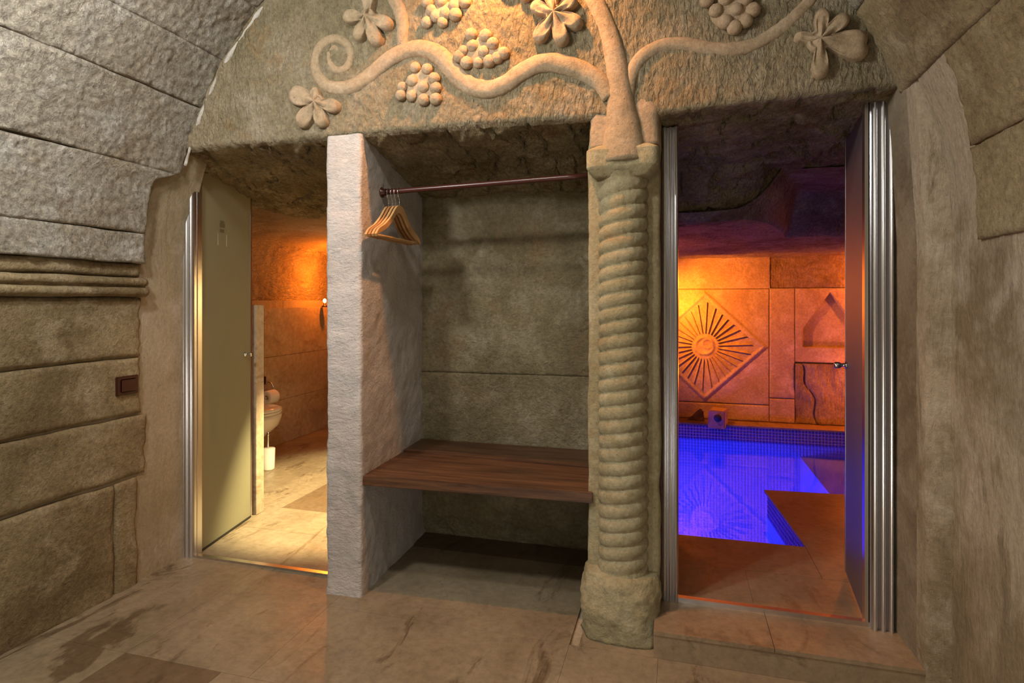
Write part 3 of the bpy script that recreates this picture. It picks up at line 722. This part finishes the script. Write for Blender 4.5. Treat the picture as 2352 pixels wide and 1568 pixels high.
def niche_h(X, Z):
    hw = ax - sx_; dx = np.abs(X - ax)
    top = az - (az - sz_) * (dx / hw)
    inside = np.minimum.reduce([(hw - dx), (top - Z) * .8, Z - bz])
    return -.15 * np.clip(inside / .012, 0, 1)
zc = 1.74
fslab_m(-.99, rx - HX, zbm, zt, None, M['warm'], .02)
fslab_m(xg, x_n0, .34, ntop, None, M['warm'], .010, rough=.006)
o = fslab_m(x_n0, ax + (ax - x_n0), onY(1845, 832, 6.25)[2], ntop, niche_h, M['warm'], .0065); o['label'] = 'stone panel with a pointed arch recess'
# the deep recess passes through the backing: its own dark-set back
fslab_m(ax + (ax - x_n0), 2.05, .34, ntop, None, M['warm'], .02)
fslab_m(x_n0, 2.05, .10, onY(1845, 834, 6.25)[2], lambda X, Z: .02 * fbm(np.stack([X, X * 0, Z], -1), (14, 1, 5), 4, 91) - .02 * np.exp(-((X - (x_n0 + .03 + .16 * np.clip((.75 - Z) / .5, 0, 1) + .02 * np.sin(Z * 22))) / .012) ** 2), M['warm_rough'], .009, 'rough_slab')
fslab_m(xg, x_n0, .10, .34, None, M['warm'], .012)
fslab_m(-.99, xg, .10, zbm, None, M['warm'], .012, rough=.004)
fslab_m(-.99, onY(1770, 600, 6.25)[0], zt, 1.80, None, M['warm'], .012, rough=.004)
fslab_m(onY(1770, 600, 6.25)[0], 2.05, ntop, 1.80, lambda X, Z: .018 * fbm(np.stack([X, X * 0, Z], -1), (6, 1, 18), 4, 92), M['warm_rough'], .009, 'rough_slab')
struct(box('wall_pool_left', (-1.12, 3.2, -1.1), (-1.0, 6.5, 2.1), M['warm']))
struct(box('wall_pool_right', (2.0, 2.2, -1.1), (2.15, 6.5, 2.2), M['warm_rough']))
struct(box('wall_pool_near', (.80, 2.46, 0), (2.1, 2.58, 2.2), M['warm']))
xs = np.arange(-1.1, 2.12, .014); ysc = np.arange(3.28, 6.4, .014); U, V = np.meshgrid(xs, ysc, indexing='ij')
st = 3.05 + 1.1 * np.clip((U - .30) / .45, 0, 1) ** 2
Z = 1.98 - .245 * np.clip((V - st + .05) / .35, 0, 1) - .01
P = np.stack([U, V, Z], -1)
P[..., 2] += .022 * fbm(P, (2.5, 2.5, 1), 3, 71) + .010 * (1 - 2 * np.abs(fbm(P, (24, 8, 1), 3, 72))) * np.clip((V - 3.4) * 2, .15, 1)
struct(mesh_obj('ceiling', P, grid_faces(len(xs), len(ysc), True), M['soffit']))
struct(box('ceiling', (.85, 2.3, 2.05), (2.15, 3.5, 2.15), M['soffit']))
struct(box('ceiling', (-1.15, 3.2, 2.12), (2.2, 6.5, 2.2), M['soffit']))

# rock shard and spout on the ledge
sp = onY(1650, 965, 6.10)
t = tag(empty('water_spout', (sp[0], 6.08, .10)), 'small square stone water spout with a dark round hole on the pool ledge', 'spout')
def spout():
    bm = bmesh.new(); bmesh.ops.create_cube(bm, size=1)
    for v in bm.verts:
        v.co = (v.co.x * .155, v.co.y * .20 - .03, v.co.z * .17 + .055)
        if v.co.z > .1: v.co.x *= .96; v.co.y += .02
    bmesh.ops.bevel(bm, geom=list(bm.edges), offset=.006, segments=2, affect='EDGES')
    o = bm_obj('block', bm, M['clay'], t); o.rotation_euler = (0, 0, R(-14)); return o
spb = spout()
o = lathe('hole', [(0, -.004), (.030, -.004), (.034, 0), (.036, .002)], M['black'], spb, (.015, -.1335, .075), 'y', 20)
sh = onY(1615, 955, 6.15)
def shard():
    bm = bmesh.new(); rnd = random.Random(4)
    pts = [(-.14, -.02, 0), (.09, -.05, 0), (.10, .05, 0), (-.10, .06, 0), (-.04, 0, .06), (.05, -.01, .125), (.085, .0, .09), (.0, .02, .07), (-.09, 0, .02)]
    for p in pts: bm.verts.new((p[0] * .72, p[1] * .8, p[2]))
    bmesh.ops.convex_hull(bm, input=bm.verts)
    bmesh.ops.subdivide_edges(bm, edges=list(bm.edges), cuts=2, use_grid_fill=True)
    for v in bm.verts:
        if v.co.z > .005: v.co = [c + rnd.uniform(-.006, .006) for c in v.co]
    o = bm_obj('stone_shard', bm, M['darkrock']); o.location = (sh[0] - .06, 6.17, .1); return o
tag(shard(), 'dark jagged stone shard lying on the ledge left of the spout', 'stone')

# ------------------------------------------------------------------ wash room shell
wb = struct(box('wall_wash_left', (-3.72, 2.4, -.05), (-3.52, 7.1, 1.30), M['plaster']))
for (y0, y1) in [(2.46, 3.55), (3.55, 4.35), (4.35, 5.15), (5.15, 5.95), (5.95, 7.0)]:
    for (z0, z1) in [(0, .40), (.40, .80), (.80, 1.235)]:
        box('stone_tile', (-3.52, y0 + .001, z0 + .001), (-3.445, y1 - .001, z1 - .001), M['bath_tile'], wb, .0015)
yy = np.arange(2.4, 7.1, .02); tt = np.linspace(0, 1, 60)
P = np.zeros((60, len(yy), 3)); P[..., 1] = yy[None]
P[..., 0] = (-3.56 + .12 * np.clip((tt - .35) / .65, 0, 1) ** 2)[:, None]; P[..., 2] = (1.2 + .75 * tt)[:, None]
def br(P): return .03 * fbm(P, 2.2, 4, 81) + .012 * (1 - 2 * np.abs(fbm(P, (8, 8, 18), 3, 82)))
struct(sheet('wall_wash_upper', P, M['bath_rock'], disp=br))
xs = np.arange(-3.7, -1.44, .016); ysb = np.arange(2.44, 7.1, .016); U, V = np.meshgrid(xs, ysb, indexing='ij')
Z = 1.872 - .10 * np.clip((-3.0 - U) / .6, 0, 1) ** 2 + .07 * np.clip((3.47 - V) / .03, 0, 1) * np.clip((U + 2.50) / .03, 0, 1) + .10 * np.clip((2.9 - V) / .4, 0, 1)
P = np.stack([U, V, Z], -1); P[..., 2] += .018 * fbm(P, (2.5, 2.5, 1), 4, 84) + .006 * fbm(P, (22, 9, 1), 3, 85)
struct(mesh_obj('ceiling', P, grid_faces(len(xs), len(ysb), True), M['bath_rock']))
struct(box('ceiling', (-3.75, 2.35, 1.92), (-2.46, 3.5, 2.0), M['bath_rock']))
struct(box('wall_wash_right', (-1.50, 3.15, -.05), (-1.40, 7.1, 2.1), M['bath_tile']))
struct(box('wall_wash_far', (-3.75, 6.95, -.05), (-1.4, 7.1, 2.1), M['bath_tile']))
struct(box('wall_wash_near', (-3.75, 2.32, -.05), (-2.42, 2.45, 2.0), M['plaster']))
struct(box('wall_wash_partition', (-2.56, 3.02, 0), (-2.447, 3.09, 1.272), M['bath_tile'], bev=.002))

# ------------------------------------------------------------------ glazed doors
def profile_bar(name, pts, z0, z1, parent):
    return extrude_poly(name, pts, z0, z1, M['alu'], parent)
def ribbed(x0, x1, y, n, amp, depth=.05):
    pts = []; m = n * 8
    for i in range(m + 1):
        t = i / m; pts.append((x0 + (x1 - x0) * t, y - amp * abs(math.sin(math.pi * n * t)) - (.006 if 0 < i < m else 0)))
    return pts + [(x1, y + depth), (x0, y + depth)]
def leaf_box(name, a, b, z0, z1, th_, mat, parent):
    a = np.array(a); b = np.array(b); d = (b - a) / np.linalg.norm(b - a); n = np.array([-d[1], d[0]]) * th_ / 2
    return extrude_poly(name, [tuple(a + n), tuple(b + n), tuple(b - n), tuple(a - n)], z0, z1, mat, parent)
def knob(c, d, parent, both=True, s=1):
    """turned knob through the glass, axis d in plan"""
    prof = [(0, .045), (.011, .044), (.0125, .040), (.0125, .026), (.009, .021), (.006, .018), (.006, .008), (.013, .006), (.013, 0), (0, 0)]
    for sg in ((1, -1) if both else (1,)):
        V = []; F = []; seg = 20; dx, dy = d[0] * sg, d[1] * sg; nx, ny = -dy, dx
        for r, h in prof:
            for k in range(seg):
                a = 2 * math.pi * k / seg; V.append((c[0] + dx * (h * s + .004) + nx * r * s * math.cos(a), c[1] + dy * (h * s + .004) + ny * r * s * math.cos(a), c[2] + r * s * math.sin(a)))
        for i in range(len(prof) - 1):
            for k in range(seg): F.append((i * seg + k, i * seg + (k + 1) % seg, (i + 1) * seg + (k + 1) % seg, (i + 1) * seg + k))
        mesh_obj('knob', V, F, M['chrome'], parent)
# wash room door
d1 = empty('door_1', (-2.38, 2.44, 0)); struct(d1); d1.location = (0, 0, 0)
fr = profile_bar('frame_jamb', ribbed(-2.425, -2.345, 2.438, 3, .012), .0, 1.985, d1)
lf = leaf_box('glass_leaf', (-2.358, 2.475), (-2.453, 2.976), .015, 1.965, .008, M['frost'], d1); lf['label'] = 'frosted glass leaf standing open'
leaf_box('hinge_profile', (-2.352, 2.452), (-2.360, 2.482), .01, 1.975, .018, M['alu'], lf)
leaf_box('edge_profile', (-2.4515, 2.968), (-2.4545, 2.984), .015, 1.965, .012, M['alu'], lf)
leaf_box('bottom_seal', (-2.358, 2.475), (-2.453, 2.976), .004, .015, .010, M['black'], lf)
extrude_poly('threshold_bar', [(-2.35, 2.436), (-1.49, 2.436), (-1.49, 2.462), (-2.35, 2.462)], 0, .011, M['alu'], d1)
kd = np.array([-.095, .501]); kd /= np.linalg.norm(kd)
kp = np.array([-2.358, 2.475]) + kd * .44
knob((kp[0], kp[1], .985), (kd[1], -kd[0]), lf, True, 1.0)
# small printed mark on the glass
for (h0, h1, z0, z1) in [(.185, .235, 1.700, 1.722), (.188, .228, 1.722, 1.737), (.187, .227, 1.672, 1.690)]:
    a = np.array([-2.358, 2.475]) + kd * h0 + np.array([kd[1], -kd[0]]) * .0045; b = np.array([-2.358, 2.475]) + kd * h1 + np.array([kd[1], -kd[0]]) * .0045
    leaf_box('printed_mark', a, b, z0, z1, .0008, M['markk'] if 'markk' in M else M.setdefault('markk', flat('olive print', (.13, .11, .05), .6)), lf)
for h0 in (.168, .250):
    a = np.array([-2.358, 2.475]) + kd * h0 + np.array([kd[1], -kd[0]]) * .0045
    leaf_box('printed_mark', a, a + kd * .006, 1.60, 1.665, .0008, M.setdefault('markl', flat('pale print', (.42, .38, .24), .6)), lf)
# pool door
d2 = empty('door_2', (0, 0, 0)); struct(d2)
profile_bar('frame_jamb', ribbed(-.052, .014, 2.435, 3, .012), .1, 1.99, d2)
profile_bar('frame_jamb', ribbed(.688, .768, 2.430, 3, .016), .1, 2.035, d2)
l2 = leaf_box('glass_leaf', (.680, 2.465), (.722, 2.868), .118, 1.995, .008, M['frost_shaded'], d2); l2['label'] = 'frosted glass leaf standing open'
leaf_box('hinge_profile', (.679, 2.432), (.681, 2.470), .112, 2.03, .012, M['alu'], l2)
leaf_box('edge_profile', (.7212, 2.860), (.7228, 2.874), .118, 1.995, .011, M['alu'], l2)
extrude_poly('threshold_bar', [(.01, 2.432), (.69, 2.432), (.69, 2.456), (.01, 2.456)], .1, .118, M['alu'], d2)
knob((.719, 2.83, 1.02), (.995, -.1), l2, True, 1.1)

# ------------------------------------------------------------------ clothes rail and hangers
RY, RZ = 2.50, 1.808
rl = tag(empty('clothes_rail', (-1.33, RY, RZ)), 'dark mahogany clothes rail spanning the top of the niche', 'rail')
rl.rotation_euler = (0, R(-1.4), 0)
o = tube('pole', [(x, 0, 0) for x in np.linspace(.008, .975, 12)], .0125, M['rod'], rl, 20, up=(0, 0, 1))
lathe('flange', [(0, .0), (.024, .0), (.024, .006), (.016, .012), (.016, .024), (0, .024)], M['rod'], rl, (0, 0, 0), 'x')
def hanger(x, y, z, rz, body_m, label):
    t = tag(empty('clothes_hanger', (x, y, z)), label, 'hanger', 'wooden hangers on the rail')
    t.rotation_euler = (0, 0, rz)
    # hook: steel wire over the rail, shank down to the wood
    pts = []
    for a in np.linspace(-60, 180, 16): pts.append((0, .0165 * math.cos(R(a)), .0165 * math.sin(R(a)) - 0.002))
    pts += [(0, -.0165, -.014), (0, -.010, -.030), (0, 0, -.042), (0, 0, -.075)]
    tube('hook', spline(pts, 3), .0016, M['chrome'], t, 8, up=(1, 0, 0))
    top = spline([(0, -.070), (.016, -.070), (.040, -.083), (.085, -.128), (.140, -.168), (.195, -.195), (.222, -.222)], 4)
    bot = spline([(.214, -.232), (.190, -.215), (.135, -.194), (.085, -.160), (.045, -.122), (.018, -.106), (0, -.104)], 4)
    out = [tuple(p) for p in top] + [tuple(p) for p in bot]
    out += [(-p[0], p[1]) for p in [tuple(q) for q in bot][::-1][1:]] + [(-p[0], p[1]) for p in [tuple(q) for q in top][::-1][:-1]]
    o = extrude_poly('body', [(p[0], p[1]) for p in out], -.0055, .0055, body_m, t, axis='x')
    bm = bmesh.new(); bm.from_mesh(o.data); bmesh.ops.bevel(bm, geom=[e for e in bm.edges if abs(e.verts[0].co.x - e.verts[1].co.x) < 1e-5], offset=.0015, segments=1, affect='EDGES'); bm.to_mesh(o.data); bm.free()
    tube('trouser_bar', [(0, v, -.226) for v in np.linspace(-.214, .214, 6)], .0055, body_m, t, 10, up=(0, 0, 1))
    return t
zr = lambda x: RZ + (x + 1.33) * math.tan(R(1.4))
hx = [(-1.294, R(1), 'hanger', 'wooden clothes hanger nearest the white side wall'), (-1.275, R(.5), 'hanger_red', 'reddish wooden clothes hanger second from the white side wall'),
      (-1.257, R(0), 'hanger', 'wooden clothes hanger second from the open end of the bunch'), (-1.238, R(-1), 'hanger', 'wooden clothes hanger farthest from the white side wall, fully seen')]
for (x, rz, mm, lb) in hx: hanger(x, RY, zr(x), rz, M[mm], lb)

# ------------------------------------------------------------------ bench
bench = tag(empty('wall_bench', (-.82, 2.65, .53)), 'dark brown two plank wooden bench fixed across the niche', 'bench')
def plank(pts, z0, z1, name='plank'):
    o = extrude_poly(name, [(p[0] + .82, p[1] - 2.65) for p in pts], z0 - .53, z1 - .53, M['bench'], bench, bev=.0025); return o
plank([(-1.325, 2.312), (-.318, 2.352), (-.335, 2.70), (-1.338, 2.735)], .488, .530)
plank([(-1.338, 2.743), (-.335, 2.708), (-.37, 3.0), (-1.352, 2.995)], .492, .5375)
for x in (-1.30, -.40):
    o = box('support_batten', (x - .02 + .82, 2.50 - 2.65, .458 - .53), (x + .02 + .82, 2.96 - 2.65, .488 - .53), M['bench'], bench, .002)

# ------------------------------------------------------------------ light switch
sw = tag(empty('light_switch', (-2.376, 2.083, .92)), 'dark red brown light switch on the left stone wall', 'switch')
box('plate', (-.01, -.054, -.042), (.010, .054, .042), M['switch'], sw, .003)
box('rocker', (.009, -.038, -.029), (.015, .038, .029), M['switch'], sw, .003)

# ------------------------------------------------------------------ toilet, paper, lamp, bin
tl = tag(empty('toilet', (-3.44, 3.98, 0)), 'white wall hung toilet with closed lid behind the frosted door', 'toilet')
def ring(cx, hx_, hy_, z, n=36, sq=2.3):
    out = []
    for k in range(n):
        a = 2 * math.pi * k / n; c, s = math.cos(a), math.sin(a)
        q = (abs(c) ** sq + abs(s) ** sq) ** (-1 / sq); out.append((cx + hx_ * q * c, hy_ * q * s, z))
    return out
def loft(name, rings, mat, parent):
    n = len(rings[0]); V = [p for r_ in rings for p in r_]; F = []
    for i in range(len(rings) - 1):
        for k in range(n): F.append((i * n + k, i * n + (k + 1) % n, (i + 1) * n + (k + 1) % n, (i + 1) * n + k))
    F.append(tuple(range(n))[::-1]); F.append(tuple((len(rings) - 1) * n + k for k in range(n)))
    return mesh_obj(name, V, F, mat, parent)
loft('bowl', [ring(.10, .10, .09, .16), ring(.12, .12, .11, .19), ring(.155, .155, .145, .24), ring(.19, .185, .172, .30), ring(.20, .20, .185, .36), ring(.20, .20, .188, .395)], M['ceramic'], tl)
loft('seat', [ring(.20, .200, .186, .398), ring(.20, .203, .19, .405), ring(.20, .203, .19, .414), ring(.20, .198, .186, .418)], M['ceramic'], tl)
loft('lid', [ring(.20, .199, .187, .420), ring(.20, .202, .189, .426), ring(.20, .198, .185, .440), ring(.20, .17, .16, .447), ring(.20, .05, .05, .449)], M['ceramic'], tl)
loft('wall_flange', [ring(.012, .012, .12, .17), ring(.012, .012, .15, .30), ring(.012, .012, .15, .40)], M['ceramic'], tl)
tp = tag(empty('toilet_roll', (-3.36, 4.32, .47)), 'white toilet roll on its holder above the toilet', 'toilet roll')
lathe('paper', [(.020, -.055), (.056, -.055), (.058, -.05), (.058, .05), (.056, .055), (.020, .055), (.020, -.055)], M['paper'], tp, (0, 0, 0), 'y')
hd = tag(empty('toilet_roll_holder', (-3.445, 4.32, .54)), 'small bronze paper holder on the tiled wall above the roll', 'holder')
box('plate', (0, -.045, .03), (.012, .045, .10), M['switch'], hd, .003)
tube('arm', spline([(.006, .07, .05), (.05, .07, .03), (.085, .07, -.05), (.085, .068, -.07)], 4), .005, M['alu'], hd, 10, up=(0, 1, 0))
tube('spindle', [(.085, v, -.07) for v in np.linspace(-.062, .07, 6)], .006, M['alu'], hd, 10, up=(0, 0, 1))
bn = tag(empty('toilet_brush_pot', (-3.02, 3.86, 0)), 'small pale brush pot standing on the floor below the toilet', 'brush pot')
lathe('pot', [(0, .0), (.045, .0), (.048, .01), (.052, .16), (.048, .165), (.02, .168), (0, .168)], M['ceramic'], bn)
lathe('handle', [(0, .16), (.007, .165), (.007, .26), (.010, .265), (.010, .285), (0, .29)], M['alu'], bn, seg=12)
wl = tag(empty('ledge_lamp', (-3.40, 5.20, 1.235)), 'tiny glowing orange lamp on the tiled ledge of the wash room', 'lamp')
lathe('base', [(0, 0), (.03, 0), (.03, .012), (.012, .018), (.012, .04), (0, .04)], M['switch'], wl, seg=16)
lathe('bulb', [(0, .04), (.012, .045), (.018, .062), (.014, .078), (0, .086)], M['bulb'], wl, seg=14)
